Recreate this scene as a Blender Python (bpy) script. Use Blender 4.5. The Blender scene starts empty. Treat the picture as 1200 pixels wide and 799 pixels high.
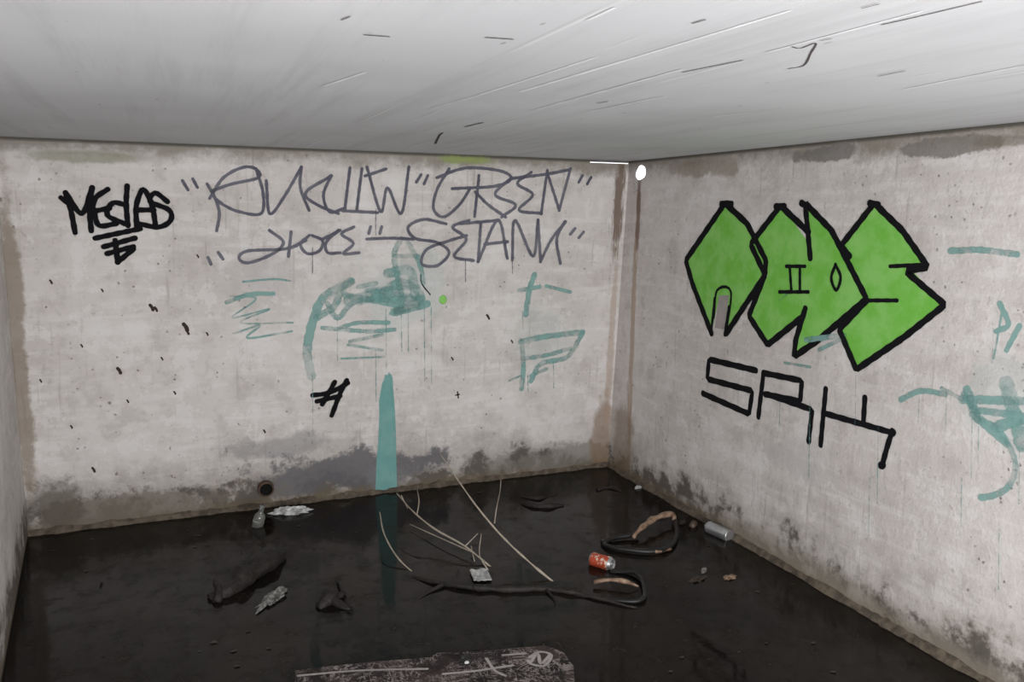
import bpy, bmesh, math, random
import numpy as np
from mathutils import Matrix, Vector, noise as mnoise
random.seed(7)
scene=bpy.context.scene
scene.view_settings.view_transform='Standard'
H=1.95; T=0.15
# ------------------------------------------------------------ camera
CP=np.array([-2.5973,-4.6718,1.6337]); YAW,PITCH,ROLL,F=0.3804,-0.1511,0.0117,988.2
def basis():
    cy,sy=math.cos(YAW),math.sin(YAW)
    f=np.array([sy*math.cos(PITCH),cy*math.cos(PITCH),math.sin(PITCH)])
    r0=np.array([cy,-sy,0.]);u0=np.cross(r0,f)
    return r0*math.cos(ROLL)+u0*math.sin(ROLL),-r0*math.sin(ROLL)+u0*math.cos(ROLL),f
R_,U_,F_=basis()
cam=bpy.data.cameras.new('camera');co=bpy.data.objects.new('camera',cam);scene.collection.objects.link(co)
cam.sensor_width=36;cam.lens=F/1200*36;cam.clip_start=0.02
m=Matrix.Identity(4)
for i in range(3):
    m[i][0]=R_[i];m[i][1]=U_[i];m[i][2]=-F_[i];m[i][3]=CP[i]
co.matrix_world=m;scene.camera=co

class Plane:
    """a real surface; survey tracings are rectified on to it"""
    def __init__(s,o,n,u):
        s.o=np.array(o,float);s.n=np.array(n,float)/np.linalg.norm(n)
        u=np.array(u,float);u=u-s.n*(u@s.n);s.u=u/np.linalg.norm(u);s.v=np.cross(s.n,s.u)
    def at(s,px,py):
        d=F_*F+R_*(px-600)+U_*(399.5-py)
        return CP+d*(((s.o-CP)@s.n)/(d@s.n))
    def uv(s,px,py):
        q=s.at(px,py)-s.o;return np.array([q@s.u,q@s.v])
    def w(s,uv,off=0): return s.o+s.u*uv[0]+s.v*uv[1]+s.n*off
def hz(z): return Plane((0,0,z),(0,0,1),(1,0,0))
W0=hz(0.0);WC=hz(H)
def G(px,py,z=0.0): return hz(z).at(px,py)
BR0=G(712,545);BL0=G(33,627);RF0=G(1155,799);LF0=G(6,775)
BRt=WC.at(737,189);BLt=WC.at(1,166)
def nrm(a,b,c,toward):
    n=np.cross(b-a,c-a);n/=np.linalg.norm(n)
    return n if (toward-a)@n>0 else -n
mid=np.array([-1.6,-2.5,1.0])
nb=nrm(BL0,BR0,BRt,mid);nr=nrm(BR0,RF0,BRt,mid)
PB=Plane(BR0,nb,(1,0,0));PR=Plane(BR0,nr,(0,-1,0))
nl=nrm(BL0,LF0,BLt,mid);PL=Plane(BL0,nl,(0,1,0))
if PB.v[2]<0: PB.v=-PB.v
if PR.v[2]<0: PR.v=-PR.v
YE=-5.7
def isect(n1,p1,n2,p2,n3,p3):
    return np.linalg.solve(np.array([n1,n2,n3]),np.array([n1@p1,n2@p2,n3@p3]))
Z=np.array([0,0,1.]);Y=np.array([0,1.,0])
def crn(pa,pb,z): 
    n2,p2=(pb.n,pb.o) if isinstance(pb,Plane) else (Y,np.array([0,YE,0.]))
    return isect(pa.n,pa.o,n2,p2,Z,np.array([0,0,z]))
ZB=-0.14
# ------------------------------------------------------------ helpers
def mesh(name,verts,faces,mat=None,smooth=False):
    me=bpy.data.meshes.new(name);me.from_pydata([tuple(v) for v in verts],[],faces);me.update()
    o=bpy.data.objects.new(name,me);scene.collection.objects.link(o)
    if mat: me.materials.append(mat)
    if smooth:
        for p in me.polygons:p.use_smooth=True
    return o
def fixn(o):
    bm=bmesh.new();bm.from_mesh(o.data);bmesh.ops.recalc_face_normals(bm,faces=bm.faces);bm.to_mesh(o.data);bm.free();return o
def prism(name,quad,off,mat):
    v=[np.array(q) for q in quad]+[np.array(q)+np.array(off) for q in quad]
    n=len(quad)
    f=[tuple(range(n)),tuple(range(2*n-1,n-1,-1))]+[(i,(i+1)%n,n+(i+1)%n,n+i) for i in range(n)]
    return fixn(mesh(name,v,f,mat))

class NT:
    def __init__(s,name,rough=.85):
        s.m=bpy.data.materials.new(name);s.m.use_nodes=True;s.t=s.m.node_tree
        s.b=s.t.nodes['Principled BSDF'];s.b.inputs['Roughness'].default_value=rough
        s.out=s.t.nodes['Material Output']
        s.tc=s.t.nodes.new('ShaderNodeTexCoord')
        s.P=s.tc.outputs['Object'];s._x=None
    def set(s,sock,v):
        if hasattr(v,'is_output'): s.t.links.new(v,sock)
        else:
            if sock.type=='RGBA' and len(v)==3:v=(*v,1)
            sock.default_value=v
    def math(s,op,a,b=0,c=0,clamp=False):
        n=s.t.nodes.new('ShaderNodeMath');n.operation=op;n.use_clamp=clamp
        for i,v in enumerate((a,b,c)): s.set(n.inputs[i],v)
        return n.outputs[0]
    def xyz(s):
        if s._x is None:
            n=s.t.nodes.new('ShaderNodeSeparateXYZ');s.t.links.new(s.P,n.inputs[0]);s._x=n.outputs
        return s._x
    def mp(s,scale=(1,1,1),loc=(0,0,0),src=None):
        n=s.t.nodes.new('ShaderNodeMapping');s.t.links.new(src or s.P,n.inputs[0])
        n.inputs['Scale'].default_value=scale;n.inputs['Location'].default_value=loc;return n.outputs[0]
    def noise(s,scale,detail=3,rough=.55,vec=None,dist=0):
        n=s.t.nodes.new('ShaderNodeTexNoise');s.t.links.new(vec or s.P,n.inputs['Vector'])
        n.inputs['Scale'].default_value=scale;n.inputs['Detail'].default_value=detail
        n.inputs['Roughness'].default_value=rough;n.inputs['Distortion'].default_value=dist
        return n.outputs['Fac']
    def vor(s,scale,vec=None):
        n=s.t.nodes.new('ShaderNodeTexVoronoi');s.t.links.new(vec or s.P,n.inputs['Vector']);n.inputs['Scale'].default_value=scale
        return n.outputs['Distance'],n.outputs['Color']
    def ramp(s,v,a,b,lo=0.,hi=1.):
        n=s.t.nodes.new('ShaderNodeMapRange');n.interpolation_type='SMOOTHSTEP'
        s.set(n.inputs[0],v);
        for i,q in enumerate((a,b,lo,hi)): n.inputs[i+1].default_value=q
        return n.outputs[0]
    def mix(s,f,a,b):
        n=s.t.nodes.new('ShaderNodeMix');n.data_type='RGBA'
        s.set(n.inputs['Factor'],f);s.set(n.inputs[6],a);s.set(n.inputs[7],b);return n.outputs[2]
    def mul(s,*a):
        r=a[0]
        for q in a[1:]: r=s.math('MULTIPLY',r,q)
        return r
    def ell(s,c,r,k,nz,soft=.5):
        """soft noisy elliptical patch around c"""
        v=s.mp(scale=(1/r[0],1/r[1],1/r[2]),loc=(-c[0]/r[0],-c[1]/r[1],-c[2]/r[2]))
        n=s.t.nodes.new('ShaderNodeVectorMath');n.operation='LENGTH';s.t.links.new(v,n.inputs[0])
        d=s.math('ADD',n.outputs['Value'],s.math('MULTIPLY',s.math('SUBTRACT',nz,.5),k))
        return s.ramp(d,1.,1.-soft)
    def bump(s,h,st,dist=.01):
        n=s.t.nodes.new('ShaderNodeBump');n.inputs['Strength'].default_value=st;n.inputs['Distance'].default_value=dist
        s.t.links.new(h,n.inputs['Height']);s.t.links.new(n.outputs[0],s.b.inputs['Normal'])
    def color(s,c): s.set(s.b.inputs['Base Color'],c);return s.m

def simple(name,c,rough=.6,metal=0,var=.35,scale=20,bump=0,c2=None):
    n=NT(name,rough);n.b.inputs['Metallic'].default_value=metal
    f=n.ramp(n.noise(scale,4),.3,.7)
    c2=c2 or tuple(x*(1-var) for x in c)
    if bump:n.bump(n.noise(scale*1.5,3),bump,.01)
    return n.color(n.mix(f,c,c2))

# ------------------------------------------------------------ wall materials
def wall_mat(kind):
    n=NT('painted_concrete_'+kind,.85);n.b.inputs['Specular IOR Level'].default_value=.25;x,y,z=n.xyz()
    big=n.noise(1.6,4,.6);med=n.noise(6,5,.68);fine=n.noise(34,4,.7)
    al={'back':(1.2,1,9),'right':(1,1.2,9),'left':(1,1.2,9)}[kind]
    board=n.noise(2.2,5,.65,n.mp(al))
    c=n.mix(n.ramp(big,.35,.65),(.665,.625,.605),(.58,.54,.515))
    c=n.mix(n.mul(n.ramp(board,.46,.66),.6),c,(.73,.705,.69))
    c=n.mix(n.mul(n.ramp(med,.5,.66),.48),c,(.45,.41,.385))
    c=n.mix(n.mul(n.ramp(med,.435,.415),.4),c,(.76,.74,.73))
    c=n.mix(n.mul(n.ramp(fine,.56,.70),n.ramp(big,.38,.6,.35,1.),.42),c,(.31,.28,.26))
    # fine vertical dribbles
    dv={'back':(26,1,1.3),'right':(1,26,1.3),'left':(1,26,1.3)}[kind]
    dr=n.noise(1.5,3,.6,n.mp(dv))
    c=n.mix(n.mul(n.ramp(dr,.57,.72),n.ramp(big,.42,.58),.5),c,(.35,.305,.275))
    # pits
    d,cc=n.vor(34)
    sep=n.t.nodes.new('ShaderNodeSeparateColor');n.t.links.new(cc,sep.inputs[0])
    dens=n.ramp(med,.46,.58)
    dj=n.math('ADD',d,n.mul(n.math('SUBTRACT',fine,.5),.9))
    c=n.mix(n.mul(n.ramp(dj,.20,.06),n.ramp(sep.outputs[0],.68,.74),dens,.8),c,(.11,.09,.08))
    sp2={'back':(1.6,1,.7),'right':(1,1.6,.7),'left':(1,1.6,.7)}[kind]
    d2,cc2=n.vor(9,n.mp(sp2))
    sep2=n.t.nodes.new('ShaderNodeSeparateColor');n.t.links.new(cc2,sep2.inputs[0])
    dd=n.math('ADD',d2,n.mul(n.math('SUBTRACT',fine,.5),.7))
    gate=n.ramp(x,-1.3,-2.2,.2,.8) if kind=='back' else .35
    c=n.mix(n.mul(n.ramp(dd,.09,.03),n.ramp(sep2.outputs[1],.6,.64),gate,.9),c,(.12,.085,.07))
    # base grime
    nz=n.noise(4,6,.72)
    hz_=n.math('SUBTRACT',z,n.mul(n.math('SUBTRACT',nz,.5),.8))
    lowk=.42 if kind=='back' else .32
    c=n.mix(n.mul(n.ramp(hz_,lowk,.0),.68),c,(.235,.205,.165))
    c=n.mix(n.mul(n.ramp(hz_,.16,.06),n.ramp(med,.38,.52),.88),c,(.09,.077,.064))
    c=n.mix(n.mul(n.ramp(z,.07,.02),n.ramp(fine,.3,.6,.55,1.),.8),c,(.15,.115,.07))
    c=n.mix(n.ramp(z,.022,.006),c,(.03,.022,.018))
    # top mould
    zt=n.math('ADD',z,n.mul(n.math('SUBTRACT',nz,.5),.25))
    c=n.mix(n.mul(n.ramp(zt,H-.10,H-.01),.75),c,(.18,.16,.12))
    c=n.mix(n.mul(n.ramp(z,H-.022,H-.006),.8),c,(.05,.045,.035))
    def E(pl,px,py,rx,ry,col,k=1.6,op=.8,soft=.5,nn=None):
        nonlocal c
        q=pl.at(px,py);q2=pl.at(px+rx,py);q3=pl.at(px,py+ry)
        a=np.linalg.norm(q2-q);b=np.linalg.norm(q3-q)
        r=(a,9,b) if kind=='back' else (9,a,b)
        m_=n.ell(q,r,k,nn or nz,soft)
        c=n.mix(n.mul(m_,op),c,col)
    if kind=='back':
        E(PB,400,552,125,26,(.12,.115,.125),3.4,.9,.4)
        E(PB,340,522,80,16,(.24,.23,.235),3.,.6)
        E(PB,150,596,170,22,(.17,.15,.12),3.4,.8,.4)
        E(PB,640,540,90,18,(.20,.185,.16),3.4,.7,.4)
        E(PB,60,590,45,30,(.10,.085,.065),3.,.75)
        E(PB,705,515,14,60,(.22,.13,.07),2.,.6)
        E(PB,724,240,8,75,(.14,.09,.06),2.2,.85,nn=n.noise(14,4,.7,n.mp((3,1,.4))))
        E(PB,716,400,5,120,(.36,.25,.17),2.,.5)
        E(PB,540,187,45,7,(.27,.34,.10),2.2,.8)
        E(PB,105,184,90,9,(.22,.23,.15),2.2,.6)
        E(PB,20,400,14,260,(.24,.19,.14),2.4,.75)
        E(PB,470,340,60,50,(.40,.50,.49),3.,.3)
        E(PB,640,390,45,40,(.42,.51,.50),3.,.25)
        E(PB,320,320,60,30,(.44,.42,.42),3.,.35)
        E(PB,455,560,30,18,(.2,.2,.21),1.6,.6)
    if kind=='right':
        E(PR,965,180,44,11,(.19,.175,.165),2.4,.85,.3)
        E(PR,1110,172,80,12,(.21,.19,.17),3.4,.85,.3)
        E(PR,815,197,55,12,(.24,.20,.15),3.,.65)
        E(PR,1180,165,50,9,(.17,.15,.12),3.,.6)
        E(PR,741,390,3.5,170,(.40,.29,.20),2.0,.7,nn=n.noise(14,4,.7,n.mp((1,3,.4))))
        E(PR,748,250,3.5,60,(.16,.09,.06),1.8,.8)
        E(PR,930,540,50,30,(.52,.50,.50),3.,.5)
        E(PR,730,520,14,60,(.22,.15,.09),1.6,.6)
        E(PR,930,660,170,24,(.28,.245,.20),3.,.65)
        E(PR,1120,770,120,24,(.26,.23,.19),3.,.65)
        E(PR,1170,470,60,60,(.45,.53,.52),3.,.3)
    n.bump(n.math('ADD',fine,n.mul(med,2.)),.3,.01)
    return n.color(c)
def ceil_mat():
    n=NT('painted_concrete_ceiling',.8);n.b.inputs['Specular IOR Level'].default_value=.25;x,y,z=n.xyz()
    big=n.noise(1.2,3);st=n.noise(1.2,5,.65,n.mp((9,.5,1)))
    c=n.mix(n.ramp(big,.35,.65),(.60,.605,.62),(.54,.545,.56))
    c=n.mix(n.mul(n.ramp(st,.48,.7),.5),c,(.44,.44,.45))
    fr=n.math('FRACT',n.math('ADD',n.mul(x,6.4),n.mul(big,.12)))
    ln=n.ramp(n.math('ABSOLUTE',n.math('SUBTRACT',fr,.5)),.03,.008)
    gate=n.mul(n.ramp(n.noise(1.6,3,.6,n.mp((4,.8,1))),.52,.62),n.ramp(x,-2.4,-1.6))
    c=n.mix(n.mul(ln,gate,.45),c,(.30,.29,.29))
    ln2=n.ramp(n.math('ABSOLUTE',n.math('SUBTRACT',fr,.57)),.035,.01)
    c=n.mix(n.mul(ln2,gate,.7),c,(.78,.78,.79))
    d,cc=n.vor(24,n.mp((1,.35,1)))
    sep=n.t.nodes.new('ShaderNodeSeparateColor');n.t.links.new(cc,sep.inputs[0])
    c=n.mix(n.mul(n.ramp(d,.14,.07),n.ramp(sep.outputs[0],.92,.94),.6),c,(.25,.23,.22))
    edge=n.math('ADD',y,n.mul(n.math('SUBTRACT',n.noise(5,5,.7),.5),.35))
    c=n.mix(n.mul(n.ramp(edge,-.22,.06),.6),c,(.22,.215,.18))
    n.bump(st,.15,.01)
    return n.color(c)
mB,mR,mL,mC=wall_mat('back'),wall_mat('right'),wall_mat('left'),ceil_mat()
BRz=lambda z:crn(PB,PR,z)
BLz=lambda z:crn(PB,PL,z)
REz=lambda z:crn(PR,None,z)
LEz=lambda z:crn(PL,None,z)
ex=np.array([.14,0,0])
wb=prism('wall_back',[BLz(ZB)-ex,BRz(ZB)+ex,BRz(H)+ex,BLz(H)-ex],-nb*T,mB)
wr=prism('wall_right',[BRz(ZB),REz(ZB),REz(H),BRz(H)],-nr*T,mR)
wl=prism('wall_left',[BLz(ZB),LEz(ZB),LEz(H),BLz(H)],-nl*T,mL)
q=[BLz(H),BRz(H),REz(H),LEz(H)]
q[0]=q[0]+[-.2,.2,0];q[1]=q[1]+[.2,.2,0];q[2]=q[2]+[.2,0,0];q[3]=q[3]+[-.2,0,0]
for k in q:k[2]=H
prism('ceiling',q,(0,0,.16),mC)
def carve(o,verts,faces):
    c=fixn(mesh('cut',verts,faces));md=o.modifiers.new('b','BOOLEAN');md.object=c;md.solver='EXACT'
    bpy.context.view_layer.objects.active=o
    bpy.ops.object.modifier_apply(modifier='b');bpy.data.objects.remove(c)
def cyl(c,ax,r1,r2,a,b,n=28,jit=0):
    ax=np.array(ax);ax=ax/np.linalg.norm(ax);u=np.cross(ax,[0.3,0.1,1.]);u/=np.linalg.norm(u);v=np.cross(ax,u)
    if abs(ax[2])<.5: v=np.cross(ax,u)
    vs=[]
    for t in (a,b):
        for i in range(n):
            an=2*math.pi*i/n;j=1+jit*math.sin(3*an+1)+jit*.6*math.sin(5*an)
            vs.append(c+ax*t+(u*math.cos(an)*r1+v*math.sin(an)*r2)*j)
    return vs,[tuple(range(n)),tuple(range(2*n-1,n-1,-1))]+[(i,(i+1)%n,n+(i+1)%n,n+i) for i in range(n)]
# vent hole to the daylight, slit at the roof, drain mouth in back wall
hc=PR.at(751,203);vd=(.50,.86,.06)
carve(wr,*cyl(hc,vd,.029,.046,-.15,.6,jit=.05))
carve(wb,*cyl(hc,vd,.029,.046,-.15,.6,jit=.05))
a_,b_=PB.at(690,190),PB.at(737,190)
v=[np.array([p[0]+dx,p[1]+dy,zz]) for zz in (H-.016,H+.03) for dy,dx in ((-.1,-.04),(.4,.2)) for p in (a_,b_)]
carve(wb,v,[(0,1,3,2),(4,5,7,6),(0,1,5,4),(2,3,7,6),(0,2,6,4),(1,3,7,5)])
dc=PB.at(311,571)
carve(wb,*cyl(dc,nb,.043,.04,-.13,.1))
# ------------------------------------------------------------ floor & water
fl=[BLz(ZB),BRz(ZB),REz(ZB),LEz(ZB)]
prism('floor',fl,(0,0,-.1),simple('mud_floor',(.05,.04,.03),.9,bump=.5))
n=NT('dark_stagnant_water',.035)
n.b.inputs['IOR'].default_value=1.33
big=n.noise(2.2,4,.6)
sc=n.noise(9,6,.7)
c=n.mix(n.ramp(big,.4,.62),(.0075,.006,.0053),(.014,.011,.009))
c=n.mix(n.mul(n.ramp(sc,.54,.72),.65),c,(.034,.028,.022))
n.set(n.b.inputs['Roughness'],n.ramp(sc,.45,.72,.05,.35))
n.set(n.b.inputs['Specular IOR Level'],n.ramp(sc,.45,.72,.22,.08))
n.bump(n.noise(6,3,.5),.08,.01);n.color(c)
me=[BLz(0),BRz(0),REz(0),LEz(0)]
mesh('stagnant_water',me,[(0,1,2,3)] if np.cross(me[1]-me[0],me[2]-me[0])[2]>0 else [(3,2,1,0)],n.m)
# ------------------------------------------------------------ paint strokes
def paint(name,c,op=1.,c2=None,thr=.35,rough=.9,scale=45):
    n=NT(name,rough);n.b.inputs['Specular IOR Level'].default_value=.15
    at=n.t.nodes.new('ShaderNodeAttribute');at.attribute_name='pa'
    nz=n.noise(scale,4,.7);n2=n.noise(7,4,.65)
    a=n.math('ADD',at.outputs['Fac'],n.mul(n.math('SUBTRACT',nz,.5),.7*thr*2))
    a=n.mul(n.ramp(a,.18,.75),op)
    if thr>.5: a=n.mul(a,n.ramp(n2,.36,.6,.25,1.))
    col=n.mix(n.ramp(n2,.35,.65),c,c2 or tuple(k*.8 for k in c))
    n.color(col)
    tr=n.t.nodes.new('ShaderNodeBsdfTransparent');mx=n.t.nodes.new('ShaderNodeMixShader')
    n.t.links.new(a,mx.inputs[0]);n.t.links.new(tr.outputs[0],mx.inputs[1]);n.t.links.new(n.b.outputs[0],mx.inputs[2])
    n.t.links.new(mx.outputs[0],n.out.inputs['Surface']);return n.m
def catmull(P,step=3.):
    P=[np.array(p,float) for p in P]
    if len(P)<3: 
        k=max(2,int(np.linalg.norm(P[1]-P[0])/step));return [P[0]+(P[1]-P[0])*t/k for t in range(k+1)]
    Q=[2*P[0]-P[1]]+P+[2*P[-1]-P[-2]];out=[]
    for i in range(1,len(Q)-2):
        a,b,c,d=Q[i-1:i+3];k=max(2,int(np.linalg.norm(c-b)/step))
        for t in range(k):
            t=t/k;out.append(.5*((2*b)+(-a+c)*t+(2*a-5*b+4*c-d)*t*t+(-a+3*b-3*c+d)*t**3))
    out.append(P[-1]);return out
def chaikin(P):
    P=[np.array(p,float) for p in P]
    out=[]
    for i in range(len(P)-1):
        L=np.linalg.norm(P[i+1]-P[i]);d=(P[i+1]-P[i])/max(L,1e-6);e=min(2.,L*.3)
        if i>0: out.append(P[i]+d*e)
        else: out.append(P[i])
        out.append(P[i+1]-d*e if i<len(P)-2 else P[i+1])
    res=[]
    for i in range(len(out)-1):
        k=max(1,int(np.linalg.norm(out[i+1]-out[i])/4))
        res+= [out[i]+(out[i+1]-out[i])*t/k for t in range(k)]
    return res+[out[-1]]
class Marks:
    def __init__(s,name,pl,mat,base=.0012,hs=False): s.n,s.pl,s.mat,s.off=name,pl,mat,base;s.v=[];s.f=[];s.a=[];s.hs=hs
    def stroke(s,P,w=5,soft=.35,a=1.,sharp=False,taper=None):
        pts=chaikin(P) if sharp else catmull(P)
        uv=[s.pl.uv(*p) for p in pts]
        dx,dy=(1,0) if s.hs else (0,1)
        sc=[np.linalg.norm(s.pl.uv(p[0]+dx,p[1]+dy)-q) for p,q in zip(pts,uv)]
        N=len(uv);b=len(s.v);tan=[]
        for i in range(N):
            d=uv[min(i+1,N-1)]-uv[max(i-1,0)];tan.append(d/max(np.linalg.norm(d),1e-9))
        rows=[]
        hw=lambda i:w*sc[i]/2*(1 if not taper else taper[0]+(taper[1]-taper[0])*i/(N-1))
        for t in (1.,.75,.4): rows.append((uv[0]-tan[0]*hw(0)*t,tan[0],hw(0)*math.sqrt(max(0,1-t*t))+1e-5,0 if t==1. else 1))
        for i in range(N): rows.append((uv[i],tan[i],hw(i)*(1+.08*math.sin(i*1.7+b)),1))
        for t in (.4,.75,1.): rows.append((uv[-1]+tan[-1]*hw(N-1)*t,tan[-1],hw(N-1)*math.sqrt(max(0,1-t*t))+1e-5,0 if t==1. else 1))
        for (c,t,h,e) in rows:
            nn=np.array([-t[1],t[0]])
            for k,al in ((-1,0),(-(1-soft),1),(0,1),(1-soft,1),(1,0)):
                s.v.append(s.pl.w(c+nn*h*k,s.off));s.a.append(al*a*e)
        for r in range(len(rows)-1):
            for k in range(4):
                i=b+r*5+k;s.f.append((i,i+1,i+6,i+5))
        s.off+=.00012
    def fill(s,P,a=1.):
        b=len(s.v)
        for p in P: s.v.append(s.pl.w(s.pl.uv(*p),s.off));s.a.append(a)
        s.f.append(tuple(range(b,b+len(P))));s.off+=.00012
    def blob(s,cx,cy,rx,ry,a=1.,n=20):
        b=len(s.v)
        s.v.append(s.pl.w(s.pl.uv(cx,cy),s.off));s.a.append(a)
        for k,al in ((.6,a),(1,0)):
            for i in range(n):
                an=2*math.pi*i/n;s.v.append(s.pl.w(s.pl.uv(cx+rx*k*math.cos(an),cy+ry*k*math.sin(an)),s.off));s.a.append(al)
        for i in range(n):
            j=(i+1)%n;s.f.append((b,b+1+i,b+1+j));s.f.append((b+1+i,b+1+n+i,b+1+n+j,b+1+j))
        s.off+=.00012
    def build(s):
        o=mesh(s.n,s.v,s.f,s.mat);at=o.data.attributes.new('pa','FLOAT','POINT')
        at.data.foreach_set('value',s.a);return o
black=paint('black_spray_paint',(.007,.007,.009),thr=.2)
grey=paint('faded_violet_spray_paint',(.095,.095,.135),.78,(.17,.17,.21),thr=.5)
teal=paint('teal_brushed_paint',(.16,.36,.34),.78,(.26,.45,.42),thr=.8,scale=24)
tealb=paint('teal_bold_paint',(.17,.38,.36),.88,(.22,.43,.41),thr=.3,scale=24)
green=paint('green_spray_paint',(.18,.52,.07),.97,(.27,.60,.15),thr=.15,scale=8)
pale=paint('faded_pink_paint',(.45,.40,.40),.8,thr=.2)
# black tag
M=Marks('graffiti_tag_black',PB,black)
for P in ([(77,226),(83,246),(88,272)],[(77,226),(96,250),(108,220)],[(108,220),(105,245),(107,270)],
 [(126,222),(112,232),(110,246),(128,244)],[(110,246),(116,264),(136,262)],[(149,218),(148,240),(150,264)],[(148,240),(132,238),(126,252),(146,262)],
 [(160,264),(160,240),(168,222),(178,240),(182,262)],[(160,246),(180,246)],[(196,236),(182,226),(176,236),(198,246),(200,258),(186,266),(162,262)],
 [(112,279),(164,268)],[(122,289),(158,279)],[(126,297),(156,289)],[(135,282),(138,307)],[(138,307),(156,292)],[(72,232),(80,238)]):
    M.stroke(P,7.5,.4)
M.build()
# grey script
M=Marks('graffiti_script',PB,grey)
S=[[(214,212),(220,222)],[(226,210),(231,219)],[(243,216),(252,232),(257,250),(254,270)],
[(246,232),(262,208),(285,196),(300,198),(303,208),(270,216),(248,224)],[(300,198),(308,225),(306,250),(280,248),(262,240),(252,232)],
[(312,212),(316,250),(332,232),(353,196)],[(353,196),(352,220),(362,246)],[(388,206),(358,226),(372,240),(396,250)],[(388,206),(379,228),(386,248),(404,244)],
[(410,197),(404,245)],[(424,198),(418,246)],[(402,247),(442,249)],[(430,196),(446,248),(454,220),(470,250),(479,196)],[(428,206),(452,198)],
[(488,213),(493,205)],[(497,215),(501,206)],[(526,198),(512,222),(508,245),(520,254),(538,240),(550,222)],[(512,208),(545,197),(585,200),(599,209),(580,218),(530,221)],
[(561,206),(556,253)],[(557,225),(572,240),(592,254)],[(597,210),(580,228),(604,240),(588,254)],[(622,202),(606,215),(624,228),(608,246),(634,250)],
[(641,200),(634,250)],[(641,202),(655,246)],[(655,246),(668,198)],[(600,209),(640,204),(666,199)],[(678,213),(682,206)],[(688,215),(692,208)],
[(244,302),(247,309)],[(256,296),(261,303)],[(316,270),(332,284),(318,298),(290,308),(280,302),(290,294),(330,292),(347,288)],[(341,272),(338,300)],[(345,288),(358,282)],
[(362,276),(352,286),(360,297),(374,294),(378,282),(366,276)],[(396,270),(382,284),(384,296),(398,296)],[(398,270),(378,280)],[(414,266),(400,274),(414,285),(402,297),(420,296)],
[(432,273),(434,266)],[(445,273),(447,266)],[(430,280),(456,279),(484,280)],
[(522,262),(496,257),(478,266),(486,279),(512,284),(526,296),(512,311),(494,309),(500,292),(526,282),(546,276)],
[(549,258),(530,266),(546,280),(532,300),(554,305)],[(540,262),(584,258)],[(563,262),(560,306)],[(560,306),(583,258),(594,302)],[(568,286),(594,283)],
[(600,304),(603,258),(624,300),(630,258)],[(630,258),(633,306)],[(633,306),(646,280),(662,260)],[(661,260),(652,280),(656,308)],[(668,274),(673,268)],[(678,278),(683,272)]]
for P in S: M.stroke(P,5.2,.6,.95)
for x,y,l in ((366,290,30),(545,305,25),(600,300,20),(440,245,30)): M.stroke([(x,y),(x,y+l)],1.6,.5,.6)
M.build()
M=Marks('graffiti_mark_black',PB,black)
for P in ([(367,463),(386,460),(407,449)],[(378,473),(392,448)],[(389,486),(398,462),(406,446)],[(372,470),(398,464)],[(536,459),(537,466)],[(534,463),(538,462)],[(493,322),(494,332),(504,345)]): M.stroke(P,7.5 if P[0][0]<400 else 2,.5,.95)
M.build()
M=Marks('paint_chips_dark',PB,paint('dark_paint_chip',(.05,.035,.03),.9,thr=.5))
for x,y,r in ((178,360,4),(183,362,3),(218,383,5),(220,389,3),(140,434,4),(96,405,2),(60,330,2.5),(243,391,2),(150,470,2),(84,500,2),(110,550,3),(190,420,2),(232,300,2),(572,371,3),(600,400,2),(530,420,2),(310,505,2),(120,340,2),(205,460,2),(48,446,2)):
    M.stroke([(x-r*.5,y-r*.6),(x,y),(x+r*.3,y+r*.7)],r*1.1,.4,.95)
M.build()
M=Marks('paint_dot_green',PB,green);M.blob(519,351,5.5,6.5);M.build()
# teal scribbles on back wall
M=Marks('paint_scribble_teal',PB,teal)
for P,w in (([(266,354),(292,345),(320,344)],6),([(270,347),(300,350),(272,372),(316,362),(282,378),(343,378)],2.6),([(276,390),(305,381),(290,396),(342,388)],3),([(285,330),(320,327),(340,329)],3),
 ([(365,440),(360,410),(368,372),(380,348),(410,330)],12),([(372,372),(392,358),(400,338),(412,330)],10),([(405,332),(404,345),(430,350),(470,358)],9),([(384,356),(396,372),(420,352),(486,350)],8),
 ([(440,348),(470,330),(494,350),(460,366),(500,356)],11),([(470,280),(462,300),(470,345)],8),([(478,284),(492,310),(496,332)],7),([(462,300),(490,300)],6),([(430,340),(490,336)],7),
 ([(410,352),(450,346),(490,354)],17),([(455,320),(480,318),(486,345)],14),
 ([(398,384),(420,378),(455,378)],6),([(410,400),(448,392)],5),([(378,384),(430,388),(462,386)],6),([(408,404),(448,410)],4),([(400,420),(450,418)],3),([(420,336),(440,332)],7),
 ([(616,368),(620,340),(626,322)],8),([(608,340),(632,336)],6),([(640,335),(668,342)],5),([(610,400),(640,394),(682,389)],8),([(682,391),(664,418),(634,426),(622,446)],7),([(611,400),(613,430),(611,455)],7),([(612,420),(640,416),(668,408)],6),([(622,440),(640,432)],5),([(596,446),(610,440)],3)):
    M.stroke(P,w,.35)
for x,y,l in ((478,352,60),(497,356,90),(440,410,60),(366,440,70),(395,372,50),(470,366,45),(505,360,90),(618,440,18),(612,365,20),(648,424,30),(452,362,70)): M.stroke([(x,y),(x+.5,y+l)],1.8,.4,.5)
M.build()
M=Marks('paint_streak_teal',PB,tealb)
M.fill([(452,442),(456,436),(460,442),(462,480),(461,510),(464,545),(464,574),(440,577),(441,540),(445,505),(444,470),(448,448)],1.)
M.stroke([(452,440),(447,470),(444,520),(441,575)],3,.5);M.stroke([(458,440),(462,490),(464,574)],3,.5)
M.build()
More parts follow.
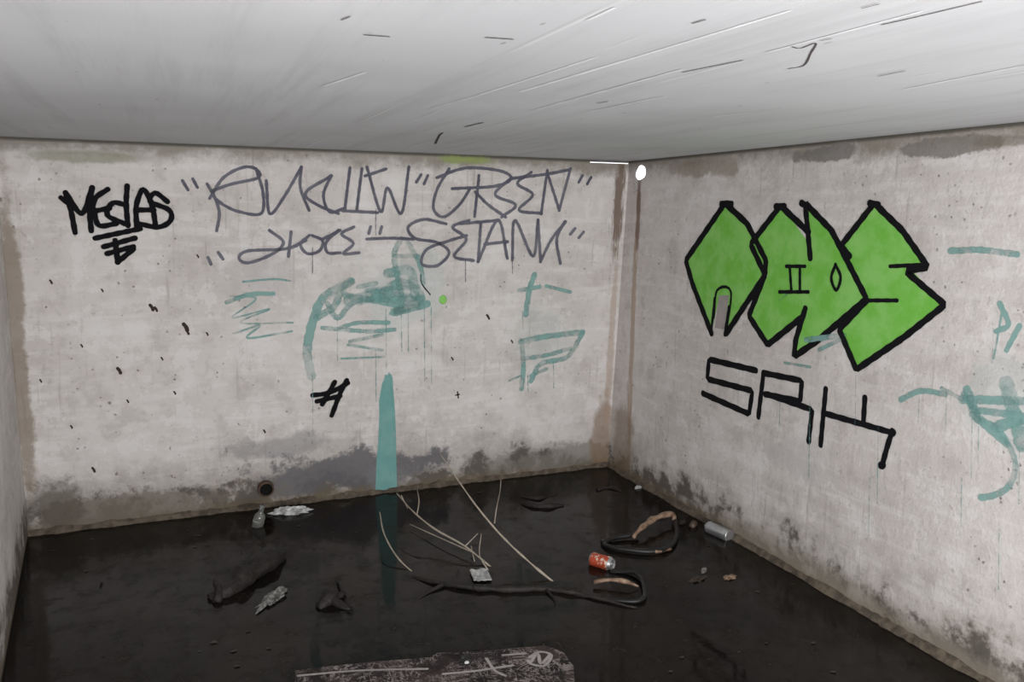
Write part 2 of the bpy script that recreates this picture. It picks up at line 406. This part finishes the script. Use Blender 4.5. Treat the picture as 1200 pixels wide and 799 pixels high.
# green lettering
M=Marks('graffiti_lettering_green',PR,green)
m_=[(850,238),(804,305),(812,333),(834,390),(842,352),(852,390),(897,322),(898,305),(876,262)]
e_=[(915,240),(880,288),(900,322),(876,372),(900,404),(935,375),(960,330),(952,290)]
d_=[(944,238),(945,280),(940,360),(931,418),(945,412),(1016,350),(990,300),(960,250)]
s_=[(1025,238),(986,290),(1017,350),(984,384),(1004,433),(1108,357),(1070,318),(1088,313),(1058,270)]
for P in (m_,e_,d_,s_): M.fill(P)
M.build()
K=Marks('graffiti_outline',PR,black,.0022)
for P in ([(852,390),(897,322),(898,305),(876,262),(850,238),(804,305),(812,333),(834,390)],
  [(948,272),(915,241),(880,286),(897,322),(878,370),(900,404),(940,372)],
  [(950,302),(944,238),(975,270),(1016,350),(960,398),(931,418),(933,398),(944,362)],
  [(996,300),(986,288),(1025,238),(1058,270),(1088,313),(1062,318),(1108,357),(1060,395),(1004,433),(984,386),(1016,352)]):
    K.stroke(P,9.5,.25,sharp=True)
for P,w in (([(837,372),(841,340),(857,342),(851,392)],4),([(834,388),(838,350)],5),([(850,392),(855,360)],6),([(926,312),(928,340)],5),([(938,312),(938,342)],5),([(922,312),(944,312)],5),([(914,342),(948,342)],5),
   ([(1044,312),(1088,310)],5.5),([(1018,352),(1052,352)],5.5),([(846,239),(858,239)],9),([(910,242),(920,242)],9),([(1020,238),(1030,240)],9),([(940,238),(948,242)],9),
   ([(980,310),(986,325),(981,340),(975,326),(980,310)],5)): K.stroke(P,w,.25)
K.build().parent=bpy.data.objects['graffiti_lettering_green']
M=Marks('graffiti_notch',PR,pale,.0020);M.fill([(843,346),(855,346),(849,386),(838,384)]);M.build().parent=bpy.data.objects['graffiti_lettering_green']
M=Marks('graffiti_letters_black',PR,black)
for P in ([(886,434),(831,421),(829,444),(882,458),(878,485),(824,461)],[(889,488),(895,437)],[(895,437),(940,446),(938,470),(897,462)],[(900,462),(952,480),(948,517)],
  [(968,456),(962,521)],[(966,484),(1046,507)],[(1014,466),(1012,497)],[(1046,505),(1040,524),(1034,546)]): M.stroke(P,8.5,.25,sharp=True)
M.blob(1046,507,6,6);M.blob(1034,545,6,6);M.build()
M=Marks('paint_scribble_teal',PR,teal)
for P,w in (([(1114,294),(1150,293),(1192,298)],9),([(1172,356),(1182,380),(1168,388)],8),([(1195,382),(1180,410)],8),([(1176,358),(1165,420)],3),
  ([(1056,468),(1080,458),(1108,462)],8),([(1104,455),(1128,468)],6),([(1130,462),(1150,490),(1172,505),(1190,540),(1184,568),(1166,580),(1150,583)],9),([(1134,458),(1146,490)],14),([(1180,450),(1198,520)],22),([(1140,486),(1180,520)],10),([(1170,500),(1198,490)],16),
  ([(945,398),(990,393)],8),([(960,410),(985,398)],6),([(920,425),(950,430)],4),([(922,345),(914,352)],3),([(1128,468),(1200,470)],12),([(1140,480),(1190,486)],10)): M.stroke(P,w,.35)
for x,y,l in ((1140,490,70),(1110,460,45),(1078,464,30),(1128,560,60),(1172,620,70),(1165,385,40),(1030,500,90),(1148,500,50),(1196,530,60),(915,470,30),(1004,440,60),(950,470,90),(1020,560,70)): M.stroke([(x,y),(x-1,y+l)],2,.4,.5)
M.build()
# ceiling cracks and seam lines
PC=Plane((0,0,H),(0,0,-1),(1,0,0))
M=Marks('ceiling_crack',PC,paint('dark_crack',(.07,.05,.045),.85,thr=.5),hs=True)
for P,w in (([(924,80),(942,76),(950,62),(956,50),(938,56),(928,54)],3.5),([(1034,28),(1070,20),(1150,1)],4),([(800,84),(840,76),(870,70)],3.5),([(510,168),(515,158),(519,155)],3.5),([(428,40),(455,42)],5),([(570,43),(600,45)],5),([(812,26),(826,22)],4),([(545,148),(566,143)],4),([(400,22),(410,18)],3),([(1010,8),(1030,3)],3),([(962,46),(974,44)],3),([(1030,88),(1060,82)],3),([(700,120),(712,118)],3)):
    M.stroke(P,w,.4,.9)
M.build()
M=Marks('ceiling_seam',PC,paint('white_seam_paint',(.9,.9,.91),.8,thr=.4),hs=True)
for P,w in (([(610,107),(760,62),(925,12)],8),([(480,133),(560,111),(700,66)],5),([(840,136),(920,127)],7),([(1060,104),(1200,76)],6),([(380,100),(428,84)],6),([(690,22),(720,8)],7),([(620,130),(800,80)],5),([(900,60),(1080,12)],5),([(690,130),(780,112)],5)):
    M.stroke(P,w,.4,.8)
M.build()
# ------------------------------------------------------------ solid objects
def tube(name,P,rad,mat,n=10,noise=0.,step=.02,smooth=True,seed=0):
    P=[np.array(p,float) for p in P]
    pts=catmull(P,step) if len(P)>2 else [P[0]+(P[1]-P[0])*t/12 for t in range(13)]
    rs=np.interp(np.linspace(0,1,len(pts)),np.linspace(0,1,len(rad)),rad)
    v=[];f=[];prev=None
    for i,p in enumerate(pts):
        d=pts[min(i+1,len(pts)-1)]-pts[max(i-1,0)];d/=max(np.linalg.norm(d),1e-9)
        if prev is None:
            u=np.cross(d,[.1,.2,1.]);
        else: u=prev-d*(prev@d)
        u/=np.linalg.norm(u);prev=u;w=np.cross(d,u)
        for k in range(n):
            an=2*math.pi*k/n;q=p+(u*math.cos(an)+w*math.sin(an))*rs[i]
            j=1+noise*mnoise.noise(Vector(q*14+seed))*2
            v.append(p+(u*math.cos(an)+w*math.sin(an))*rs[i]*j)
    for i in range(len(pts)-1):
        for k in range(n):f.append((i*n+k,i*n+(k+1)%n,(i+1)*n+(k+1)%n,(i+1)*n+k))
    f.append(tuple(range(n)));f.append(tuple(range(len(v)-1,len(v)-n-1,-1)))
    return fixn(mesh(name,v,f,mat,smooth))
def lathe(name,prof,c,ax,mats,n=32,matfn=None):
    ax=np.array(ax,float);ax/=np.linalg.norm(ax);u=np.cross(ax,[.1,.2,1.]);u/=np.linalg.norm(u);w=np.cross(ax,u)
    v=[];f=[];mi=[]
    for (t,r) in prof:
        for k in range(n):
            an=2*math.pi*k/n;v.append(c+ax*t+(u*math.cos(an)+w*math.sin(an))*max(r,1e-5))
    for i in range(len(prof)-1):
        for k in range(n):
            f.append((i*n+k,i*n+(k+1)%n,(i+1)*n+(k+1)%n,(i+1)*n+k));mi.append(matfn(i) if matfn else 0)
    f.append(tuple(range(n)));f.append(tuple(range(len(v)-1,len(v)-n-1,-1)));mi+=[mi[0],mi[-1]]
    o=mesh(name,v,f,None,True)
    for m_ in mats:o.data.materials.append(m_)
    for p,k in zip(o.data.polygons,mi):p.material_index=k
    return fixn(o)
def crumple(name,c,size,rot,mat,amp=.4,seed=0,sub=4,freq=2.2):
    bm=bmesh.new();bmesh.ops.create_icosphere(bm,subdivisions=sub,radius=1)
    for v in bm.verts:
        q=v.co.copy();d=mnoise.noise(q*freq+Vector((seed,0,0)))+.5*mnoise.noise(q*freq*2.7+Vector((0,seed,0)))+.3*mnoise.noise(q*freq*6+Vector((0,0,seed)))
        v.co=q*(1+amp*d)
    me=bpy.data.meshes.new(name);bm.to_mesh(me);bm.free()
    o=bpy.data.objects.new(name,me);scene.collection.objects.link(o);me.materials.append(mat)
    M_=Matrix.Translation(Vector(c))@Matrix.Rotation(rot,4,'Z')@Matrix.Diagonal((*size,1))
    me.transform(M_);return o
def join(name,objs):
    bpy.ops.object.select_all(action='DESELECT')
    for o in objs:o.select_set(True)
    bpy.context.view_layer.objects.active=objs[0];bpy.ops.object.join();objs[0].name=name;return objs[0]
rust=simple('rusty_pipe',(.10,.06,.04),.8,bump=.4)
darkm=simple('painted_bore_shade',(.008,.007,.006),.95)  # near-black colour paints the shade inside the drain pipe bore
alu=simple('bare_aluminium',(.62,.63,.65),.32,.85,.2)
rubber=simple('black_rubber_hose',(.008,.007,.007),.5,var=.3)
bark=simple('wet_dark_bark',(.016,.011,.009),.7,var=.6,scale=30,bump=.8)
twig=simple('pale_twig_bark',(.42,.36,.29),.7,var=.3,scale=60)
tan=simple('peeled_branch',(.33,.23,.16),.6,var=.5,scale=30,c2=(.12,.06,.035),bump=.4)
white=simple('white_plastic',(.62,.63,.62),.4,var=.35,scale=30,c2=(.25,.25,.25))
leaf=simple('rotten_leaf',(.05,.035,.025),.6,var=.5,scale=40)
clear=simple('dirty_clear_plastic',(.28,.28,.27),.2,scale=35,c2=(.04,.035,.03))
# drain pipe
prof=[(-.12,.043),(.036,.043),(.040,.041),(.040,.036),(.034,.034),(-.11,.034),(-.112,0)]
lathe('drain_pipe',prof,dc,nb,[rust,darkm],matfn=lambda i:1 if i>=4 else 0)
# bottle below drain
gm=NT('cloudy_glass',.12);gm.b.inputs['Transmission Weight'].default_value=.7;gm.color((.36,.37,.35))
bc=G(301,614,0)+np.array([0,-.03,0])
lathe('glass_bottle',[(-.03,.0),(-.03,.028),(.05,.030),(.065,.024),(.078,.013),(.105,.012),(.107,.014),(.116,.014),(.116,.0)],bc,(.25,-.1,1),[gm.m])
crumple('plastic_wrapper',G(340,599,.012),(.09,.030,.022),-.15,white,.7,3)
# beverage can
prof=[(-.058,.0),(-.056,.020),(-.0585,.024),(-.052,.030),(-.048,.033),(-.03,.033),(.03,.033),(.044,.033),(.052,.028),(.056,.0265),(.0585,.0275),(.0585,.026),(.055,.0245),(.055,0)]
cm=NT('can_print',.35)
lab=cm.noise(45,3,.6);cm.b.inputs['Metallic'].default_value=.3
cm.color(cm.mix(cm.ramp(lab,.52,.58),(.50,.08,.035),(.7,.6,.5)))
cc=G(705,658,.022);ca=G(720,662,.022)-G(692,654,.022)
can=lathe('beverage_can',prof,cc,ca,[alu,cm.m],matfn=lambda i:1 if 4<=i<=6 else 0)
lathe('beverage_can_tab',[(.0565,.011),(.058,.011),(.058,.005),(.0565,.005)],cc+np.array([0,0,.004]),ca,[alu]).parent=can
# spray can
sa=G(858,630,.02)-G(822,614,.02)
prof=[(-.085,0),(-.083,.024),(-.086,.031),(-.083,.033),(-.08,.0325),(.055,.0325),(.058,.034),(.061,.0325),(.072,.024),(.078,.014),(.08,.014),(.08,.008),(.09,.008),(.092,.0)]
sp=lathe('spray_can',prof,G(841,622,.02),-sa,[alu,white],matfn=lambda i:1 if i>9 else 0)
cap=simple('dull_plastic_cap',(.09,.06,.04),.5)
lathe('spray_can_cap',[(-.02,0),(-.02,.016),(.02,.018),(.02,.014),(-.015,.013),(-.015,0)],G(812,615,.01),(.8,.3,.4),[cap])
# logs / debris
def branch(name,specs,mat,noise=.3):
    os=[tube(name,[G(*q) for q in P],r,mat,14,noise,seed=i*3) for i,(P,r) in enumerate(specs)]
    return join(name,os)
branch('rotten_log',[([(246,702,.0),(268,690,.015),(300,668,.03),(330,646,.025)],[.030,.040,.042,.034]),([(256,706,.0),(258,692,.03),(252,680,.045)],[.02,.016,.008])],bark,.4)
branch('rotten_wood_chunk',[([(372,712,.0),(388,700,.015),(392,684,.04)],[.024,.028,.010]),([(388,705,.01),(410,714,.0)],[.024,.010]),([(380,708,.01),(404,694,.01)],[.02,.01])],bark,.6)
branch('dark_floating_wood',[([(612,590,.0),(632,594,.005),(660,592,.0)],[.010,.018,.010])],bark,.8)
branch('dark_floating_wood',[([(700,574,.0),(716,571,.006),(728,576,.0)],[.008,.012,.008])],bark,.8)
branch('dark_floating_wood',[([(612,582,.0),(630,584,.005),(652,580,.0)],[.006,.010,.006])],bark,.8)
branch('submerged_branch',[([(484,676,.0),(520,684,.01),(580,690,.01),(640,690,.01),(690,698,.008),(735,710,.005),(746,712,.0)],[.006,.010,.011,.013,.012,.008,.005]),([(520,684,.01),(492,700,.0),(470,722,-.01)],[.008,.006,.004]),([(640,690,.01),(652,712,0),(620,745,-.01)],[.006,.005,.003])],bark,.4)
branch('peeled_branch',[([(696,682,.02),(715,679,.03),(735,682,.03),(748,687,.01)],[.006,.011,.010,.005]),],tan,.4)
branch('garden_hose',[([(706,634,.0),(712,640,.012),(735,644,.015),(765,646,.015),(785,640,.015),(793,625,.015),(790,606,.02)],[.012]*4),([(706,636,.01),(722,630,.015),(748,626,.02)],[.011]*3),([(715,670,0),(745,672,.015),(755,690,.015),(748,704,.01),(700,702,.0)],[.009]*4)],rubber,.05)
branch('driftwood_branch',[([(742,630,.02),(752,618,.05),(770,606,.06),(788,602,.05),(790,610,.02)],[.007,.011,.013,.012,.008]),([(745,643,.02),(768,646,.015),(786,643,.01)],[.006,.008,.006])],tan,.5)
# twigs
def tw(name,specs): return branch(name,[(P,[k*.85 for k in r]) for P,r in specs],twig,.3)
tw('twig',[([(651,684,-.01),(622,660,.05),(590,630,.12),(560,595,.22),(535,560,.32),(516,532,.40)],[.006,.0055,.005,.0045,.004,.003])])
tw('twig',[([(578,667,-.01),(545,640,.05),(510,620,.08),(485,600,.12),(465,578,.15)],[.006,.005,.004,.003]),([(556,648,.03),(520,632,.03),(480,614,.02)],[.004,.003,.002]),([(545,640,.05),(560,625,.1)],[.003,.002]),([(552,640,.03),(556,658,.0)],[.003,.003])])
tw('twig',[([(579,616,-.01),(582,595,.06),(586,575,.11),(587,562,.14)],[.004,.003,.002])])
tw('twig',[([(486,673,-.01),(465,652,.03),(450,625,.08),(445,600,.12)],[.0045,.004,.003])])
tw('twig',[([(488,606,-.01),(491,588,.05),(489,574,.08)],[.004,.003]),([(470,580,.1),(478,596,.03)],[.003,.002])])
tw('twig',[([(572,668,-.0),(562,650,.05),(564,625,.12)],[.003,.002])])
# packet with string
c0=G(563,673,.012)
def packet():
    bm=bmesh.new();bmesh.ops.create_grid(bm,x_segments=12,y_segments=12,size=1)
    for v in bm.verts:v.co.z=.25*mnoise.noise(v.co*2.2)+ .1*math.sin(v.co.x*6)
    me=bpy.data.meshes.new('torn_label');bm.to_mesh(me);bm.free()
    o=bpy.data.objects.new('torn_label',me);scene.collection.objects.link(o);me.materials.append(white)
    me.transform(Matrix.Translation(Vector(c0))@Matrix.Rotation(-.15,4,'Z')@Matrix.Diagonal((.04,.06,.03,1)))
    s=o.modifiers.new('s','SOLIDIFY');s.thickness=.003
    return o
packet()
crumple('crumpled_plastic_bag',G(320,700,.008),(.08,.026,.014),.9,clear,.9,11)
crumple('floating_litter',G(855,676,.004),(.035,.02,.006),.3,tan,.5,5)
crumple('floating_litter',G(818,678,.004),(.04,.018,.006),.3,leaf,.7,8)
crumple('floating_litter',G(748,571,.006),(.02,.012,.010),.3,white,.6,9)
crumple('floating_litter',G(825,668,.003),(.03,.01,.004),.8,clear,.7,12)
crumple('floating_litter',G(800,612,.004),(.03,.014,.008),.8,leaf,.7,15)
rr=random.Random(4)
bm=bmesh.new()
for i in range(90):
    px,py=rr.uniform(80,1000),rr.uniform(575,790)
    q=G(px,py,.002)
    if q[0]>-.15 or q[1]>-.1 or q[0]<-3.1 or (230<px<430 and 630<py<730) or (460<px<820 and 590<py<760) or (330<px<690 and py>745):continue
    s=rr.uniform(.005,.016);a=rr.uniform(0,6.28);k=5
    vs=[bm.verts.new((q[0]+s*math.cos(a+j*2*math.pi/k)*rr.uniform(.5,1.2),q[1]+s*.6*math.sin(a+j*2*math.pi/k)*rr.uniform(.5,1.2),.002+rr.uniform(0,.003))) for j in range(k)]
    bm.faces.new(vs)
me=bpy.data.meshes.new('floating_leaves');bm.to_mesh(me);bm.free();o=bpy.data.objects.new('floating_leaves',me);scene.collection.objects.link(o);me.materials.append(leaf)
# painted board at the front
bn=NT('painted_dark_board',.6);bn.b.inputs['Specular IOR Level'].default_value=.2
l1=bn.noise(5,4,.65,bn.mp((1,2,1)),3.);l2=bn.noise(9,4,.7);l3=bn.noise(8,3,.6,bn.mp((2,.7,1),(3,1,0)),2.)
def line(q,wd): return bn.ramp(bn.math('ABSOLUTE',bn.math('SUBTRACT',q,.5)),wd,wd*.35)
c=bn.mix(bn.ramp(bn.noise(6,4),.42,.62),(.014,.010,.010),(.05,.035,.032))
c=bn.mix(bn.mul(bn.math('MAXIMUM',line(l1,.022),line(l3,.018)),bn.ramp(l2,.36,.52),.85),c,(.32,.275,.27));bn.bump(l2,.3);bn.color(c)
top=[(344,830),(346,786),(380,781),(440,775),(505,770),(512,765),(560,763),(640,756),(660,764),(672,780),(676,830)]
bt=[G(x,y,.03) for x,y in top]
bo=prism('painted_board',bt,(0,0,-.06),bn.m)
PT=Plane((0,0,.03),(0,0,1),(1,0,0));M=Marks('board_scribble',PT,paint('white_marker',(.48,.44,.43),.85,thr=.4))
for P in ([(618,772),(632,764),(646,768),(638,780),(622,778),(618,772)],[(622,776),(630,766),(634,778),(644,768)],[(350,792),(420,786),(500,784)],[(520,790),(560,786),(600,780)],[(590,768),(615,766)],[(570,772),(580,786),(592,792)]): M.stroke(P,2.8,.5)
M.build().parent=bo
crumple('bottle_cap',G(545,774,.04),(.022,.018,.014),0,rubber,.4,2);
crumple('pebble',G(547,776,.052),(.008,.006,.004),0,white,.3,2)
# sediment crust along walls (part of the walls)
def crust(wall,a,b,n_in,mat,seed):
    N=220;v=[];f=[]
    for i in range(N+1):
        t=i/N;p=a+(b-a)*t;k=.5+.5*mnoise.noise(Vector((t*30+seed,0,0)))+.5*abs(mnoise.noise(Vector((t*90+seed,3,0))))
        w=.008+.04*max(0,k);h=.006+.034*max(0,k)
        v+= [p+[0,0,h],p+n_in*w*.5+[0,0,h*.6],p+n_in*w+[0,0,-.01]]
    for i in range(N):
        for k in range(2):f.append((i*3+k,i*3+k+1,i*3+k+4,i*3+k+3))
    o=mesh('crust',v,f,mat,True);nm=wall.name;join(nm,[wall,o])
sed=simple('sediment',(.14,.11,.08),.85,var=.6,scale=25,bump=.6)
for wl_,a,b,nn,s in ((wr,BRz(0),REz(0),nr,1),(wb,BLz(0),BRz(0),nb,2)):
    nn=nn*[1,1,0];crust(wl_,a,b,nn/np.linalg.norm(nn),sed,s)
# ------------------------------------------------------------ light
w=bpy.data.worlds.new('overcast_sky');scene.world=w;w.use_nodes=True
w.node_tree.nodes['Background'].inputs[0].default_value=(.95,.97,1,1);w.node_tree.nodes['Background'].inputs[1].default_value=2.1
def area(name,loc,tgt,size,pw,col=(1,1,1)):
    L=bpy.data.lights.new(name,'AREA');L.shape='RECTANGLE';L.size=size[0];L.size_y=size[1];L.energy=pw;L.color=col
    o=bpy.data.objects.new(name,L);scene.collection.objects.link(o);o.location=loc
    o.rotation_euler=(Vector(tgt)-Vector(loc)).to_track_quat('-Z','Y').to_euler();return o
area('rear_fill_light',(-1.9,-5.5,.9),(-1.1,0,1.5),(1.8,1.2),120)  # unseen fill light added at the open rear, aimed slightly upward
